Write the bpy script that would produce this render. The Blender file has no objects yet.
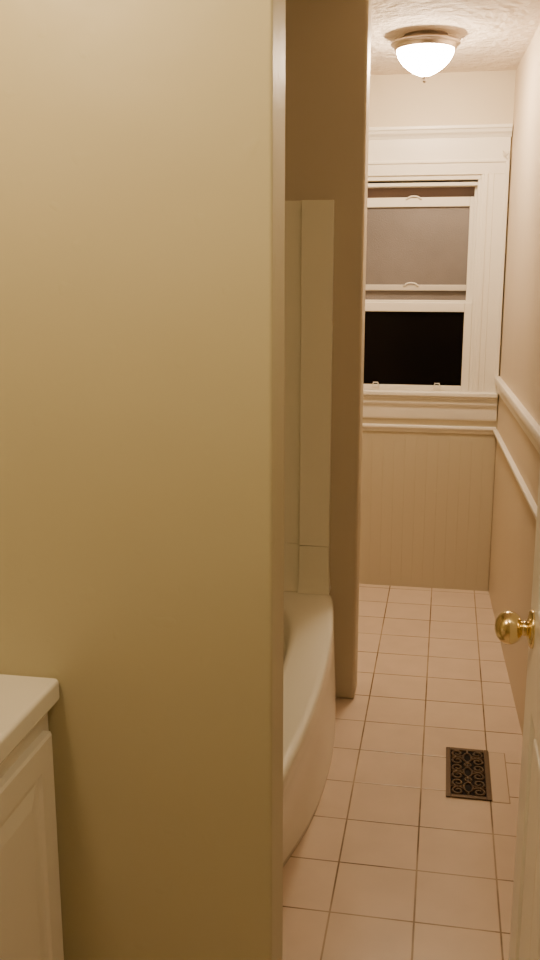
import bpy, bmesh, math
from mathutils import Vector, Matrix
scene=bpy.context.scene
COL=scene.collection

# ---------------- materials ----------------
def mat(name,color,rough=0.5,bump=0.0,bscale=40,var=0.0,vscale=3,metal=0.0,spec=0.5,emis=None,estr=0,detail=3,coat=0,bdist=0.01,dings=False):
    m=bpy.data.materials.new(name); m.use_nodes=True
    nt=m.node_tree; b=nt.nodes['Principled BSDF']
    b.inputs['Base Color'].default_value=(*color,1)
    b.inputs['Roughness'].default_value=rough
    b.inputs['Metallic'].default_value=metal
    b.inputs['Specular IOR Level'].default_value=spec
    b.inputs['Coat Weight'].default_value=coat
    tc=nt.nodes.new('ShaderNodeTexCoord')
    if var>0:
        n=nt.nodes.new('ShaderNodeTexNoise'); n.inputs['Scale'].default_value=vscale; n.inputs['Detail'].default_value=detail
        nt.links.new(tc.outputs['Object'],n.inputs['Vector'])
        r=nt.nodes.new('ShaderNodeMix'); r.data_type='RGBA'
        r.inputs[6].default_value=(*[c*(1-var) for c in color],1)
        r.inputs[7].default_value=(*[min(1,c*(1+var)) for c in color],1)
        nt.links.new(n.outputs['Fac'],r.inputs[0]); nt.links.new(r.outputs[2],b.inputs['Base Color'])
    if bump>0:
        n=nt.nodes.new('ShaderNodeTexNoise'); n.inputs['Scale'].default_value=bscale; n.inputs['Detail'].default_value=detail
        nt.links.new(tc.outputs['Object'],n.inputs['Vector'])
        bp=nt.nodes.new('ShaderNodeBump'); bp.inputs['Strength'].default_value=bump; bp.inputs['Distance'].default_value=bdist
        nt.links.new(n.outputs['Fac'],bp.inputs['Height']); nt.links.new(bp.outputs['Normal'],b.inputs['Normal'])
        if dings:
            n2=nt.nodes.new('ShaderNodeTexNoise'); n2.inputs['Scale'].default_value=25; n2.inputs['Detail'].default_value=1
            nt.links.new(tc.outputs['Object'],n2.inputs['Vector'])
            mr=nt.nodes.new('ShaderNodeMapRange'); mr.inputs['From Min'].default_value=0.69; mr.inputs['From Max'].default_value=0.86
            nt.links.new(n2.outputs['Fac'],mr.inputs['Value'])
            b2=nt.nodes.new('ShaderNodeBump'); b2.inputs['Strength'].default_value=0.4; b2.inputs['Distance'].default_value=0.002
            nt.links.new(mr.outputs['Result'],b2.inputs['Height']); nt.links.new(bp.outputs['Normal'],b2.inputs['Normal'])
            nt.links.new(b2.outputs['Normal'],b.inputs['Normal'])
    if emis:
        b.inputs['Emission Color'].default_value=(*emis,1); b.inputs['Emission Strength'].default_value=estr
    return m

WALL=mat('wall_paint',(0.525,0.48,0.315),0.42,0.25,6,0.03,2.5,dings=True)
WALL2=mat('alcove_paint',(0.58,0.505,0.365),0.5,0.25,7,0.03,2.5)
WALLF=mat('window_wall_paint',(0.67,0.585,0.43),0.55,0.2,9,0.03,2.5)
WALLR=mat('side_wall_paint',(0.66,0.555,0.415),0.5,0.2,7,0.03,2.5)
WAINS=mat('wainscot_paint',(0.56,0.495,0.355),0.45,0.05,30)
CEIL=mat('stippled_ceiling_paint',(0.86,0.765,0.655),0.8,1.0,26,0.12,20,detail=6,bdist=0.022)
TRIM=mat('white_gloss_trim',(0.85,0.80,0.70),0.35,0.05,20)
DOORM=mat('door_paint',(0.86,0.83,0.77),0.3,0.05,20)
TUB=mat('cream_acrylic',(0.88,0.85,0.72),0.25,coat=0.3)
SURR=mat('cream_fiberglass',(0.88,0.84,0.67),0.28)
CAB=mat('cabinet_cream',(0.84,0.80,0.74),0.4,0.03,30)
CTOP=mat('white_cultured_marble',(0.88,0.86,0.83),0.2,0,var=0.03,vscale=6,coat=0.3)
BRASS=mat('polished_brass',(0.88,0.72,0.40),0.18,metal=1)
BRONZE=mat('oil_rubbed_bronze',(0.135,0.09,0.055),0.4,0.1,60,metal=0.4)
NICKEL=mat('brushed_bronze_ring',(0.55,0.48,0.42),0.28,metal=1)
PIT_DARK=mat('duct_shade_black',(0.006,0.004,0.003),0.9)  # black colour standing in for the shade inside the duct
NIGHT=mat('night_glass',(0.004,0.003,0.003),0.2,spec=0.1)
SHADE=mat('frosted_white_glass',(0.9,0.85,0.78),0.4,emis=(1.0,0.76,0.525),estr=180)
GROUT=(0.34,0.24,0.15)

# frosted upper pane
def frosted():
    m=mat('frosted_pane',(0.20,0.15,0.12),0.45,0.3,200)
    nt=m.node_tree; b=nt.nodes['Principled BSDF']
    tc=nt.nodes.new('ShaderNodeTexCoord'); n=nt.nodes.new('ShaderNodeTexNoise'); n.inputs['Scale'].default_value=4; n.inputs['Detail'].default_value=4
    nt.links.new(tc.outputs['Object'],n.inputs['Vector'])
    r=nt.nodes.new('ShaderNodeValToRGB')
    r.color_ramp.elements[0].position=0.30; r.color_ramp.elements[0].color=(0.155,0.135,0.125,1)
    r.color_ramp.elements[1].position=0.72; r.color_ramp.elements[1].color=(0.205,0.18,0.166,1)
    nt.links.new(n.outputs['Fac'],r.inputs['Fac']); nt.links.new(r.outputs['Color'],b.inputs['Base Color'])
    return m
FROST=frosted()

def tiles():
    m=bpy.data.materials.new('ceramic_floor_tile'); m.use_nodes=True
    nt=m.node_tree; b=nt.nodes['Principled BSDF']
    tc=nt.nodes.new('ShaderNodeTexCoord'); mp=nt.nodes.new('ShaderNodeMapping')
    mp.inputs['Location'].default_value=(0.021+2.03,TY+2.03,0)
    nt.links.new(tc.outputs['Object'],mp.inputs['Vector'])
    br=nt.nodes.new('ShaderNodeTexBrick'); br.offset=0; br.squash=1
    br.inputs['Scale'].default_value=1; br.inputs['Brick Width'].default_value=0.203; br.inputs['Row Height'].default_value=0.203
    br.inputs['Mortar Size'].default_value=0.0032; br.inputs['Mortar Smooth'].default_value=0.6
    br.inputs['Color1'].default_value=(0.79,0.63,0.49,1); br.inputs['Color2'].default_value=(0.82,0.66,0.52,1)
    # dirty grout: varies between tan and dark brown
    gn=nt.nodes.new('ShaderNodeTexNoise'); gn.inputs['Scale'].default_value=3.5; gn.inputs['Detail'].default_value=4
    nt.links.new(tc.outputs['Object'],gn.inputs['Vector'])
    gr=nt.nodes.new('ShaderNodeValToRGB')
    gr.color_ramp.elements[0].position=0.40; gr.color_ramp.elements[0].color=(0.17,0.105,0.055,1)
    gr.color_ramp.elements[1].position=0.58; gr.color_ramp.elements[1].color=(0.47,0.35,0.235,1)
    nt.links.new(gn.outputs['Fac'],gr.inputs['Fac']); nt.links.new(gr.outputs['Color'],br.inputs['Mortar'])
    nt.links.new(mp.outputs['Vector'],br.inputs['Vector'])
    n=nt.nodes.new('ShaderNodeTexNoise'); n.inputs['Scale'].default_value=9; n.inputs['Detail'].default_value=5
    nt.links.new(tc.outputs['Object'],n.inputs['Vector'])
    mx=nt.nodes.new('ShaderNodeMix'); mx.data_type='RGBA'; mx.blend_type='MULTIPLY'; mx.inputs[0].default_value=0.18
    nt.links.new(br.outputs['Color'],mx.inputs[6]); nt.links.new(n.outputs['Fac'],mx.inputs[7])
    nt.links.new(mx.outputs[2],b.inputs['Base Color'])
    inv=nt.nodes.new('ShaderNodeMath'); inv.operation='SUBTRACT'; inv.inputs[0].default_value=1
    nt.links.new(br.outputs['Fac'],inv.inputs[1])
    bp=nt.nodes.new('ShaderNodeBump'); bp.inputs['Strength'].default_value=0.35; bp.inputs['Distance'].default_value=0.002
    nt.links.new(inv.outputs[0],bp.inputs['Height']); nt.links.new(bp.outputs['Normal'],b.inputs['Normal'])
    b.inputs['Roughness'].default_value=0.22
    return m
TY=-(2.225-0.203*11)
TILE=tiles()

# ---------------- mesh helpers ----------------
def newobj(name,bm,material,parent=None,smooth=False,bevel=0,seg=2,label=None,category=None,kind=None,loc=None,autos=False):
    bmesh.ops.recalc_face_normals(bm,faces=bm.faces)
    me=bpy.data.meshes.new(name); bm.to_mesh(me); bm.free()
    o=bpy.data.objects.new(name,me); COL.objects.link(o)
    me.materials.append(material)
    if smooth:
        for p in me.polygons: p.use_smooth=True
    if bevel:
        mod=o.modifiers.new('bevel','BEVEL'); mod.width=bevel; mod.segments=seg; mod.limit_method='ANGLE'; mod.angle_limit=math.radians(40)
        for p in me.polygons: p.use_smooth=True
        w=o.modifiers.new('wn','WEIGHTED_NORMAL'); w.keep_sharp=True
    if parent: o.parent=parent
    if label: o['label']=label
    if category: o['category']=category
    if kind: o['kind']=kind
    if loc: o.location=loc
    return o
def empty(name,loc=(0,0,0),**kw):
    o=bpy.data.objects.new(name,None); COL.objects.link(o); o.empty_display_size=0.1
    o.location=loc
    for k,v in kw.items(): o[k]=v
    return o
def box(bm,x0,x1,y0,y1,z0,z1):
    vs=[bm.verts.new(v) for v in [(x0,y0,z0),(x1,y0,z0),(x1,y1,z0),(x0,y1,z0),(x0,y0,z1),(x1,y0,z1),(x1,y1,z1),(x0,y1,z1)]]
    for f in [(0,3,2,1),(4,5,6,7),(0,1,5,4),(1,2,6,5),(2,3,7,6),(3,0,4,7)]:
        bm.faces.new([vs[i] for i in f])
    return vs
def lathe(bm,prof,center,axis='Z',n=48):
    """prof: list of (r,h); closed to axis where r==0"""
    rings=[]
    for r,h in prof:
        ring=[]
        cnt=1 if r<1e-6 else n
        for i in range(cnt):
            a=2*math.pi*i/n
            p=(r*math.cos(a),r*math.sin(a),h)
            if axis=='X': p=(h,p[0],p[1])
            elif axis=='Y': p=(p[0],h,p[1])
            ring.append(bm.verts.new(Vector(p)+Vector(center)))
        rings.append(ring)
    for a,b in zip(rings,rings[1:]):
        for i in range(n):
            j=(i+1)%n
            if len(a)==1 and len(b)==1: break
            if len(a)==1: bm.faces.new([a[0],b[i],b[j]])
            elif len(b)==1: bm.faces.new([a[i],b[0],a[j]])
            else: bm.faces.new([a[i],b[i],b[j],a[j]])
def extrude_profile(bm,prof,p0,p1,out,zdir=Vector((0,0,1))):
    """prof points (o,z): o along out dir, z up; swept p0->p1"""
    p0=Vector(p0);p1=Vector(p1);out=Vector(out)
    A=[bm.verts.new(p0+out*o+zdir*z) for o,z in prof]
    B=[bm.verts.new(p1+out*o+zdir*z) for o,z in prof]
    n=len(prof)
    for i in range(n):
        j=(i+1)%n
        bm.faces.new([A[i],A[j],B[j],B[i]])
    bm.faces.new(A[::-1]); bm.faces.new(B)
def tube(bm,pts,r,n=8,closed=False):
    pts=[Vector(p) for p in pts]; rings=[]
    m=len(pts)
    for i,p in enumerate(pts):
        if closed: t=pts[(i+1)%m]-pts[i-1]
        else: t=pts[min(i+1,m-1)]-pts[max(i-1,0)]
        t.normalize()
        ref=Vector((0,0,1)) if abs(t.z)<0.9 else Vector((1,0,0))
        a=t.cross(ref).normalized(); b=t.cross(a)
        rings.append([bm.verts.new(p+(a*math.cos(2*math.pi*k/n)+b*math.sin(2*math.pi*k/n))*r) for k in range(n)])
    rng=range(m) if closed else range(m-1)
    for i in rng:
        A=rings[i];B=rings[(i+1)%m]
        for k in range(n):
            l=(k+1)%n
            bm.faces.new([A[k],A[l],B[l],B[k]])
    if not closed:
        bm.faces.new(rings[0][::-1]); bm.faces.new(rings[-1])
def interp(tab,x):
    if x<=tab[0][0]: return tab[0][1]
    for (a,va),(b,vb) in zip(tab,tab[1:]):
        if x<=b:
            t=(x-a)/(b-a)
            return va+(vb-va)*t
    return tab[-1][1]

CH=2.365      # ceiling height
YF=4.51       # window wall
XL=-1.17      # left wall
YN=-0.7
SL=0.036
YP=3.195      # partition at the tub end
def XR(y): return 0.25+SL*(YF-y)

# ---------------- shell ----------------
bm=bmesh.new(); box(bm,XL-0.1,0.62,YN-0.1,YF+0.12,-0.08,0)
newobj('floor',bm,TILE,kind='structure',label='square beige ceramic tile floor with brown grout')
bm=bmesh.new(); box(bm,XL-0.1,0.62,YN-0.1,YF+0.12,CH,CH+0.08)
newobj('ceiling',bm,CEIL,kind='structure',label='cream stippled plaster ceiling')
# window wall with opening
WX0,WX1,WZ0,WZ1=-0.48,0.125,0.945,1.905
bm=bmesh.new()
box(bm,XL,WX0,YF,YF+0.12,0,CH); box(bm,WX1,0.36,YF,YF+0.12,0,CH)
box(bm,WX0,WX1,YF,YF+0.12,0,WZ0); box(bm,WX0,WX1,YF,YF+0.12,WZ1,CH)
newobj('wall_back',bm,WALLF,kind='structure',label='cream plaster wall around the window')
bm=bmesh.new()
vs=[]
for (x,y) in [(XR(YN),YN),(XR(YN)+0.12,YN),(XR(YF)+0.12,YF),(XR(YF),YF)]:
    vs.append((x,y))
lo=[bm.verts.new((x,y,0)) for x,y in vs]; hi=[bm.verts.new((x,y,CH)) for x,y in vs]
bm.faces.new(lo[::-1]); bm.faces.new(hi)
for i in range(4):
    j=(i+1)%4; bm.faces.new([lo[i],lo[j],hi[j],hi[i]])
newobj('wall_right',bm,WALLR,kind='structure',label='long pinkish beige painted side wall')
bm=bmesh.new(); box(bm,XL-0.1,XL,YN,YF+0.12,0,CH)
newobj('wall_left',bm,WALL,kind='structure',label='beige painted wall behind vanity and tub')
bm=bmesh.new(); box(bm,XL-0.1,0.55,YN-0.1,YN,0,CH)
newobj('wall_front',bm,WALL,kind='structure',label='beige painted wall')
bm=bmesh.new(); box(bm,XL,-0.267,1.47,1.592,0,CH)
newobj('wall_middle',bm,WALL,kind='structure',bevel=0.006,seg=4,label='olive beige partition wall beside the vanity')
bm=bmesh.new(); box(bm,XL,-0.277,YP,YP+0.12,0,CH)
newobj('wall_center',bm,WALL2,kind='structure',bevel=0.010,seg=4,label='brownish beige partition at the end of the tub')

# ---------------- wainscot + rails ----------------
bm=bmesh.new()
x=XL+0.01; w=0.052
while x<0.245:
    x2=min(x+w,0.248)
    pts=[(x,0),(x,-0.0091),(x+0.0011,-0.010),(x2-0.0011,-0.010),(x2,-0.0091),(x2,0)]
    A=[bm.verts.new((px,YF+py,0.0)) for px,py in pts]; B=[bm.verts.new((px,YF+py,0.775)) for px,py in pts]
    n=len(pts)
    for i in range(n):
        j=(i+1)%n; bm.faces.new([A[i],A[j],B[j],B[i]])
    bm.faces.new(A); bm.faces.new(B[::-1])
    x+=w
newobj('trim_1',bm,WAINS,kind='structure',label='beige beadboard wainscot below the window')
# cap rail on back wall
def prof_rail(h,d):
    return [(0,0),(d*0.45,0),(d*0.55,h*0.15),(d*0.5,h*0.3),(d*0.8,h*0.5),(d,h*0.65),(d,h*0.9),(d*0.9,h),(0,h)]
bm=bmesh.new(); extrude_profile(bm,prof_rail(0.035,0.026),(XL,YF,0.77),(0.245,YF,0.77),(0,-1,0))
newobj('trim_2',bm,TRIM,kind='structure',bevel=0.002,label='thin white moulding capping the beadboard')
ry=1.75
outR=Vector((-1,-SL,0)).normalized()
bm=bmesh.new(); extrude_profile(bm,prof_rail(0.072,0.026),(XR(YF)+0.001,YF,0.972),(XR(ry)+0.001,ry,0.972),outR)
newobj('trim_3',bm,TRIM,kind='structure',bevel=0.003,label='white moulded chair rail')
bm=bmesh.new(); extrude_profile(bm,prof_rail(0.034,0.020),(XR(YF)+0.001,YF,0.762),(XR(ry)+0.001,ry,0.762),outR)
newobj('trim_4',bm,TRIM,kind='structure',bevel=0.002,label='thin white moulding below the chair rail')

# ---------------- window ----------------
win=empty('window_1',(-0.177,YF,0.945),kind='structure',label='double-hung window with white painted casing and dark night glass')
def wpart(name,bm,material,**kw):
    o=newobj(name,bm,material,**kw); o.parent=win; o.matrix_parent_inverse=Matrix.Translation(-Vector(win.location)); return o
# casing
bm=bmesh.new()
xi0,xi1=-0.475,0.125; xo0,xo1=-0.60,0.243
box(bm,xi1,xo1,YF-0.022,YF,0.965,1.995); box(bm,xo1-0.016,xo1,YF-0.032,YF,0.965,1.995)
box(bm,xi1+0.012,xi1+0.03,YF-0.027,YF,0.965,1.94)
box(bm,xi1+0.05,xi1+0.056,YF-0.0245,YF,0.965,1.94)
box(bm,xo0,xi0,YF-0.022,YF,0.965,1.995)
box(bm,xo0,xo1,YF-0.024,YF,1.935,2.10)
box(bm,xo0,xo1,YF-0.030,YF,1.985,1.998)
wpart('casing',bm,TRIM,bevel=0.002)
bm=bmesh.new(); extrude_profile(bm,[(0,0),(0.026,0),(0.030,0.012),(0.042,0.020),(0.046,0.034),(0.052,0.036),(0.052,0.05),(0,0.05)],(xo0-0.02,YF,2.090),(0.247,YF,2.090),(0,-1,0))
wpart('cornice',bm,TRIM,bevel=0.002)
# jamb/frame liner
bm=bmesh.new()
box(bm,0.112,0.127,YF-0.012,YF+0.10,0.95,1.935); box(bm,xi0-0.002,-0.462,YF-0.012,YF+0.10,0.95,1.935)
box(bm,xi0,xi1,YF-0.014,YF+0.10,1.915,1.94); box(bm,xi0,0.127,YF+0.0,YF+0.10,1.89,1.915)
box(bm,0.10,0.113,YF+0.028,YF+0.04,0.95,1.90)
wpart('frame',bm,TRIM,bevel=0.002)
# stool and apron
bm=bmesh.new()
box(bm,xo0-0.01,0.246,YF-0.045,YF+0.03,0.945,0.968)
wpart('sill',bm,TRIM,bevel=0.006,seg=3)
bm=bmesh.new()
extrude_profile(bm,[(0,0),(0.012,0),(0.018,0.010),(0.020,0.065),(0.028,0.072),(0.030,0.084),(0.022,0.088),(0.022,0.096),(0.034,0.102),(0.034,0.112),(0,0.112)],(xo0,YF,0.833),(0.245,YF,0.833),(0,-1,0))
wpart('apron',bm,TRIM,bevel=0.002)
# lower sash (inner)
def sash(y0,y1,z0,z1,rb,rt,st=0.03):
    bm=bmesh.new(); X0,X1=-0.462,0.112
    box(bm,X0,X0+st,y0,y1,z0,z1); box(bm,X1-st,X1,y0,y1,z0,z1)
    box(bm,X0+st,X1-st,y0,y1,z0,z0+rb); box(bm,X0+st,X1-st,y0,y1,z1-rt,z1)
    return bm
ls=wpart('lower_sash',sash(YF+0.004,YF+0.034,0.968,1.375,0.024,0.042,st=0.035),TRIM,bevel=0.003)
us=wpart('upper_sash',sash(YF+0.042,YF+0.07,1.335,1.845,0.05,0.042,st=0.030),TRIM,bevel=0.003)
bm=bmesh.new(); box(bm,-0.44,0.09,YF+0.018,YF+0.022,0.985,1.345)
wpart('lower_glass',bm,NIGHT)
bm=bmesh.new(); box(bm,-0.44,0.09,YF+0.055,YF+0.059,1.375,1.815)
wpart('upper_glass',bm,FROST,label='frosted brownish grey glass pane')
# storm strip above
bm=bmesh.new(); box(bm,-0.47,0.12,YF+0.08,YF+0.09,0.95,1.90)
wpart('storm_pane',bm,mat('storm_glass',(0.17,0.11,0.095),0.3),label='dark reddish outer pane')
# faint horizontal bar in front of the upper pane
bm=bmesh.new(); box(bm,-0.432,0.082,YF+0.036,YF+0.054,1.428,1.455)
wpart('rail',bm,mat('aged_rail_paint',(0.60,0.55,0.47),0.4),bevel=0.003)
def arc(cx,cz,y):
    bm=bmesh.new()
    pts=[(cx-0.035,y,cz)]+[(cx-0.028*math.cos(a),y-0.004,cz+0.012*math.sin(a)) for a in [math.pi*k/10 for k in range(11)]]+[(cx+0.035,y,cz)]
    tube(bm,pts,0.003); return bm
wpart('latch',arc(-0.17,1.452,YF+0.034),TRIM,smooth=True)
wpart('latch',arc(-0.17,1.838,YF+0.038),TRIM,smooth=True)
for lx in (-0.32,-0.034):
    bm=bmesh.new()
    tube(bm,[(lx-0.014,YF+0.004,0.984),(lx-0.014,YF-0.008,0.990),(lx-0.010,YF-0.012,1.004),(lx+0.010,YF-0.012,1.004),(lx+0.014,YF-0.008,0.990),(lx+0.014,YF+0.004,0.984)],0.0028)
    wpart('sash_lift',bm,TRIM,smooth=True)
# curtain bracket
br=bmesh.new()
tube(br,[(0.213,YF-0.024,2.03),(0.213,YF-0.045,2.028),(0.213,YF-0.05,2.012),(0.222,YF-0.05,2.004),(0.232,YF-0.05,2.012),(0.232,YF-0.05,2.03)],0.0028)
newobj('curtain_hook',br,TRIM,smooth=True,label='small white painted curtain hook on the window casing',category='hook')

# ---------------- ceiling light ----------------
LX,LY=-0.117,3.80
cl=empty('ceiling_light',(LX,LY,CH),label='flush-mount dome ceiling light with metal ring and lit frosted glass',category='ceiling light')
bm=bmesh.new(); lathe(bm,[(0,0),(0.080,0),(0.083,-0.010),(0.110,-0.018),(0.124,-0.024),(0.128,-0.031),(0.122,-0.036),(0.112,-0.040),(0.114,-0.047),(0.109,-0.052),(0.100,-0.052),(0.100,-0.03),(0,-0.03)],(0,0,0))
newobj('ring',bm,NICKEL,parent=cl,smooth=True)
bm=bmesh.new()
pr=[(0.104,-0.044)]
for k in range(19):
    t=k/18; pr.append((0.105*(1-t**1.9)**0.72 if k<18 else 0,-0.050-0.094*t))
lathe(bm,pr,(0,0,0))
newobj('lamp_shade',bm,SHADE,parent=cl,smooth=True)
bm=bmesh.new(); lathe(bm,[(0,-0.140),(0.011,-0.142),(0.013,-0.146),(0.006,-0.150),(0.008,-0.156),(0.006,-0.162),(0,-0.165)],(0,0,0),n=24)
newobj('finial',bm,NICKEL,parent=cl,smooth=True)

# ---------------- bathtub ----------------
TX0=XL+0.012
TYE=YP-0.014; TYS=1.606
TYC=(TYE+TYS)/2
AY=(TYE-TYS)/2
BOT=[(1.62,-0.45),(2.0,-0.400),(2.17,-0.364),(2.30,-0.334),(2.42,-0.316),(2.56,-0.306),(2.72,-0.303),(2.88,-0.309),(3.04,-0.328),(3.18,-0.362)]
def sm(y):
    return sum(interp(BOT,y+d)*w for d,w in ((-0.08,1),(-0.04,2),(0,3),(0.04,2),(0.08,1)))/9
def topx(y):
    q=(y-2.38)/0.78; return -0.296-0.063*q*q
def frontx(y,f):
    return sm(y)*(1-f)+topx(y)*f
def tubloop(bm,off,z,f,n,N=240,offy=None,offf=0):
    """offf: extra inset on the front side"""
    offy=off if offy is None else offy
    xf=-0.357
    x1=xf-off-offf; x0=TX0+off
    ax=(x1-x0)/2; cx=(x1+x0)/2; ay=AY-offy
    ring=[]
    for i in range(N):
        a=2*math.pi*i/N
        c,s=math.cos(a)*ax,math.sin(a)*ay
        r=1/((abs(c/ax)**n+abs(s/ay)**n)**(1/n))
        X=c*r; Y=s*r
        fr=max(0,X/ax)
        X=X+(frontx(TYC+Y,f)-xf)*fr
        ring.append(bm.verts.new((cx+X,TYC+Y,z)))
    return ring
bm=bmesh.new()
L=[tubloop(bm,0.002,0.0,0,26),
   tubloop(bm,0.0,0.02,0.0,26),
   tubloop(bm,0.0,0.08,0.03,26),
   tubloop(bm,0.0,0.16,0.20,26),
   tubloop(bm,0.0,0.25,0.50,26),
   tubloop(bm,0.0,0.33,0.80,26),
   tubloop(bm,0.0,0.407,1,26),
   tubloop(bm,0.002,0.414,1,26),
   tubloop(bm,0.008,0.419,1,26),
   tubloop(bm,0.025,0.421,1,22),
   tubloop(bm,0.050,0.420,1,8,offy=0.085,offf=0.060),
   tubloop(bm,0.058,0.417,1,5,offy=0.095,offf=0.064),
   tubloop(bm,0.066,0.406,1,4.5,offy=0.105,offf=0.065),
   tubloop(bm,0.076,0.36,1,4.5,offy=0.125,offf=0.065),
   tubloop(bm,0.095,0.22,0.8,4.5,offy=0.165,offf=0.06),
   tubloop(bm,0.13,0.11,0.6,4,offy=0.21,offf=0.05),
   tubloop(bm,0.18,0.075,0.5,4,offy=0.27,offf=0.04)]
for a,b in zip(L,L[1:]):
    for i in range(len(a)):
        j=(i+1)%len(a); bm.faces.new([a[i],a[j],b[j],b[i]])
bm.faces.new(L[-1]); bm.faces.new(L[0][::-1])
tubo=newobj('bathtub',bm,TUB,smooth=True,label='cream acrylic bathtub with gently bowed front apron',category='bathtub')

# ---------------- tub surround ----------------
sur=empty('tub_surround',(XL,YP-0.02,0.42),label='cream fiberglass shower surround panels above the tub',category='shower surround')
def spart(name,bm,m,**kw):
    o=newobj(name,bm,m,**kw); o.parent=sur; o.matrix_parent_inverse=Matrix.Translation(-Vector(sur.location)); return o
def column(bm,x0,x1,yw,d,secs):
    """loft of rectangular sections; secs: (z, x-outset at the aisle side, thickness)"""
    rings=[]
    for z,ox,t in secs:
        ya,yb=yw,yw+d*t
        rings.append([bm.verts.new(v) for v in [(x0,ya,z),(x1+ox,ya,z),(x1+ox,yb,z),(x0,yb,z)]])
    for a,b in zip(rings,rings[1:]):
        for i in range(4):
            j=(i+1)%4; bm.faces.new([a[i],a[j],b[j],b[i]])
    bm.faces.new(rings[0]); bm.faces.new(rings[-1][::-1])
def endpanel(yw,d):
    bm=bmesh.new()
    # column with a cove that sweeps out onto the tub rim
    column(bm,-0.478,-0.374,yw,d,[(0.583,0,0.030),(1.745,0,0.030)])
    column(bm,-0.478,-0.374,yw,d,[(0.4215,0.008,0.075),(0.430,0.006,0.060),(0.445,0.004,0.047),(0.47,0.002,0.038),(0.51,0.0,0.033),(0.582,0.0,0.031)])
    column(bm,-1.155,-0.478,yw,d,[(0.583,0,0.012),(1.745,0,0.012)])
    column(bm,-1.155,-0.478,yw,d,[(0.4215,0,0.060),(0.430,0,0.045),(0.445,0,0.032),(0.47,0,0.022),(0.51,0,0.015),(0.582,0,0.013)])
    return bm
spart('end_panel',endpanel(YP-0.001,-1),SURR,bevel=0.0015,seg=2)
spart('end_panel',endpanel(1.593,1),SURR,bevel=0.0015,seg=2)
bm=bmesh.new(); box(bm,XL+0.001,XL+0.013,1.68,YP-0.08,0.4215,1.745); 
spart('back_panel',bm,SURR,bevel=0.003)

# ---------------- vanity ----------------
VY0,VY1=0.66,1.466
cab=empty('vanity_cabinet',(-0.92,1.06,0),label='cream bathroom vanity cabinet with raised-panel door',category='cabinet')
def cpart(name,bm,m,**kw):
    o=newobj(name,bm,m,**kw); o.parent=cab; o.matrix_parent_inverse=Matrix.Translation(-Vector(cab.location)); return o
bm=bmesh.new(); box(bm,XL+0.002,-0.672,VY0,VY1,0.09,0.780); box(bm,XL+0.002,-0.73,VY0,VY1,0,0.0899)
cpart('body',bm,CAB,bevel=0.002)
def panel_door(y0,y1,z0,z1,x,t=0.018):
    """frame-and-raised-panel door, face toward +x"""
    bm=bmesh.new()
    def loop(inset,xx):
        return [bm.verts.new(v) for v in [(xx,y0+inset,z0+inset),(xx,y1-inset,z0+inset),(xx,y1-inset,z1-inset),(xx,y0+inset,z1-inset)]]
    Ls=[loop(0,x),loop(0,x+t-0.004),loop(0.004,x+t),loop(0.052,x+t),loop(0.058,x+t-0.005),loop(0.066,x+t-0.006),loop(0.095,x+t-0.001),loop(0.10,x+t-0.001)]
    for a,b in zip(Ls,Ls[1:]):
        for i in range(4):
            j=(i+1)%4; bm.faces.new([a[i],a[j],b[j],b[i]])
    bm.faces.new(Ls[-1]); bm.faces.new(Ls[0][::-1])
    return bm
for (a,b) in ((1.075,1.440),(0.69,1.055)):
    d=cpart('door',panel_door(a,b,0.13,0.735,-0.6718),CAB)
    bm=bmesh.new(); ky=a+0.03 if a>1 else b-0.03
    lathe(bm,[(0,0),(0.007,0),(0.006,0.010),(0.012,0.016),(0.014,0.022),(0.009,0.028),(0,0.029)],(-0.654,ky,0.62),axis='X',n=24)
    k=newobj('knob',bm,BRASS,smooth=True); k.parent=d
bm=bmesh.new(); box(bm,XL+0.002,-0.647,VY0-0.01,1.4695,0.781,0.825)
box(bm,XL+0.002,-1.15,VY0-0.01,1.4695,0.825,0.90)
newobj('countertop',bm,CTOP,bevel=0.011,seg=5,label='glossy off-white vanity countertop with rounded edges',category='countertop')

# ---------------- door ----------------
DX,DY1,DY0=0.165,1.64,0.93
door=empty('door_1',(DX+0.0175,DY0,0),kind='structure',label='white painted panelled door standing open')
def dpart(name,bm,m,parent=door,**kw):
    o=newobj(name,bm,m,**kw); o.parent=parent; 
    if parent is door: o.matrix_parent_inverse=Matrix.Translation(-Vector(door.location))
    return o
bm=bmesh.new()
T=0.035
box(bm,DX+0.008,DX+T-0.008,DY0+0.01,DY1-0.01,0.02,2.03)
for y0,y1 in ((DY0,DY0+0.11),(DY0+0.31,DY0+0.40),(DY1-0.11,DY1)): box(bm,DX,DX+T,y0,y1,0.012,2.04)
for z0,z1 in ((0.012,0.24),(0.80,0.98),(1.60,1.70),(1.92,2.04)):
    box(bm,DX+0.0002,DX+T-0.0002,DY0+0.001,DY1-0.001,z0,z1)
for y0,y1 in ((DY0+0.11,DY0+0.31),(DY0+0.40,DY1-0.11)):
    for z0,z1 in ((0.24,0.80),(0.98,1.60),(1.70,1.92)):
        box(bm,DX+0.003,DX+T-0.003,y0+0.03,y1-0.03,z0+0.03,z1-0.03)
dpart('door_leaf',bm,DOORM,bevel=0.003)
KZ=0.93;KY=1.58
for sgn,x0 in ((-1,DX),(1,DX+T)):
    bm=bmesh.new()
    pr=[(0,0),(0.033,0),(0.033,0.003),(0.029,0.007),(0.018,0.009),(0.013,0.011),(0.0125,0.018)]
    cxk,rk=0.040,0.029
    pr+=[(rk*math.sin(t),cxk-0.024*math.cos(t)) for t in [0.45+ (math.pi-0.65)*k/14 for k in range(15)]]+[(0.004,cxk+0.0232),(0,cxk+0.0233)]
    lathe(bm,[(r,sgn*h) for r,h in pr],(x0,KY,KZ),axis='X')
    dpart('door_knob',bm,BRASS,smooth=True,label='polished brass round door knob')
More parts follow.
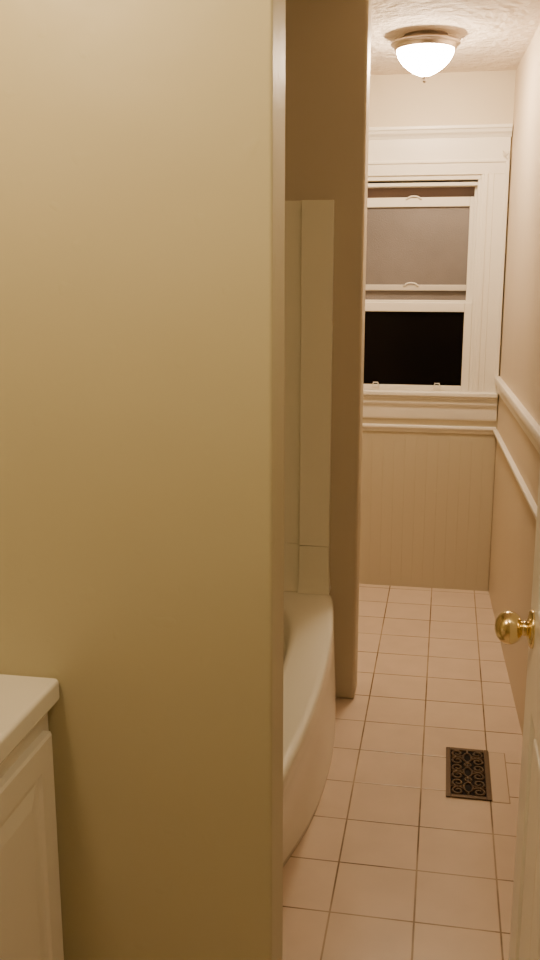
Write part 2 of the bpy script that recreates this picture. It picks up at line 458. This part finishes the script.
bm=bmesh.new(); box(bm,DX+0.006,DX+T-0.006,DY1-0.0005,DY1+0.0015,KZ-0.028,KZ+0.028)
dpart('latch_plate',bm,BRASS)
for z in (0.25,1.0,1.8):
    bm=bmesh.new(); lathe(bm,[(0,-0.045),(0.006,-0.045),(0.006,0.045),(0,0.045)],(DX+T+0.004,DY0-0.004,z),n=16)
    dpart('hinge',bm,BRASS,smooth=True)
bm=bmesh.new(); box(bm,DX+0.045,XR(0.93)+0.02,0.84,0.925,0,2.10)
newobj('trim_5',bm,TRIM,kind='structure',bevel=0.003,label='white door jamb')

# ---------------- floor register ----------------
RX0,RX1,RY0,RY1=0.052,0.186,2.595,2.895
reg=empty('floor_register',((RX0+RX1)/2,(RY0+RY1)/2,0),label='dark bronze scrollwork floor vent register set in the tiles',category='floor vent')
W=(RX1-RX0)/2;H=(RY1-RY0)/2
bm=bmesh.new(); box(bm,-W+0.01,W-0.01,-H+0.01,H-0.01,0.0003,0.0015)
newobj('duct_shade_plate',bm,PIT_DARK,parent=reg)  # flat plate coloured as the duct's darkness; the floor has no hole
bm=bmesh.new(); f=0.015
box(bm,-W,-W+f,-H,H,0.0004,0.006);box(bm,W-f,W,-H,H,0.0004,0.006)
box(bm,-W+f,W-f,-H,-H+f,0.0004,0.006);box(bm,-W+f,W-f,H-f,H,0.0004,0.006)
newobj('frame',bm,BRONZE,parent=reg,bevel=0.002)
bm=bmesh.new()
iw=W-f; ih=H-f; z=0.004
rows=3; ch=2*ih/rows
for r in range(rows):
    cy=-ih+ch*(r+0.5)
    # central pointed oval
    tube(bm,[(0.013*math.cos(a),cy+0.028*math.sin(a)*(0.8+0.2*abs(math.sin(a))),z) for a in [2*math.pi*k/24 for k in range(24)]],0.003,6,closed=True)
    for sx in (-1,1):
        for sy in (-1,1):
            pts=[]
            for k in range(19):
                t=k/18; a=-math.pi/2+t*2.4*math.pi; rr=0.0185*(1-0.70*t)
                pts.append((sx*(0.031+rr*math.cos(a)),cy+sy*(ch*0.26+rr*1.15*math.sin(a)),z))
            tube(bm,pts,0.0034,6)
            tube(bm,[(sx*0.010,cy+sy*0.014,z),(sx*0.020,cy+sy*ch*0.06,z),(sx*0.031,cy+sy*(ch*0.26-0.021),z)],0.003,6)
        tube(bm,[(sx*0.020,cy,z),(sx*iw,cy,z)],0.0028,6)
    tube(bm,[(0,cy+0.028,z),(0,cy+ch*0.5,z)],0.0028,6); tube(bm,[(0,cy-0.028,z),(0,cy-ch*0.5,z)],0.0028,6)
    if r:
        tube(bm,[(0.010*math.cos(a),cy-ch/2+0.010*math.sin(a),z) for a in [2*math.pi*k/14 for k in range(14)]],0.003,6,closed=True)
newobj('grille',bm,BRONZE,parent=reg,smooth=True)
# cut filler tile beside the register with its own grout outline
bm=bmesh.new(); box(bm,RX1+0.002,RX1+0.050,RY0,RY1-0.004,0.0002,0.0012)
newobj('trim_6',bm,mat('cut_tile',(0.70,0.56,0.43),0.25,var=0.05),kind='structure',bevel=0.0008,label='narrow cut floor tile beside the vent')
bm=bmesh.new(); box(bm,RX1-0.002,RX1+0.053,RY0-0.003,RY1-0.001,0.0001,0.0004)
newobj('trim_7',bm,mat('grout_line',GROUT,0.8),kind='structure',label='brown grout around the cut tile')

# ---------------- near vanity lamp and added fill lamp ----------------
def area(name,loc,target,size,power,color):
    l=bpy.data.lights.new(name,'AREA'); l.shape='DISK'; l.size=size; l.energy=power; l.color=color
    o=bpy.data.objects.new(name,l); COL.objects.link(o); o.location=loc
    o.rotation_euler=(Vector(target)-Vector(loc)).to_track_quat('-Z','Y').to_euler(); return o
area('vanity_lamp',(-0.82,0.72,2.25),(-0.62,1.47,2.0),0.25,11,(1.0,0.72,0.40))
pl=bpy.data.lights.new('fill_lamp','POINT'); pl.energy=9; pl.shadow_soft_size=0.12; pl.color=(1,0.82,0.50)  # unseen lamp added to brighten the alcove and the partition's end face
po=bpy.data.objects.new('fill_lamp',pl); COL.objects.link(po); po.location=(0.11,0.88,2.22)

w=bpy.data.worlds.new('night'); scene.world=w; w.use_nodes=True
w.node_tree.nodes['Background'].inputs[0].default_value=(0.01,0.008,0.008,1)
w.node_tree.nodes['Background'].inputs[1].default_value=0.2

# ---------------- camera ----------------
cam=bpy.data.cameras.new('camera'); co=bpy.data.objects.new('camera',cam); COL.objects.link(co)
cam.sensor_fit='VERTICAL'; cam.sensor_height=24; cam.lens=24*950/960; cam.clip_start=0.02
co.location=(0,0,1.53); co.rotation_euler=(math.radians(90-12.57),0,math.radians(10.42))
scene.camera=co
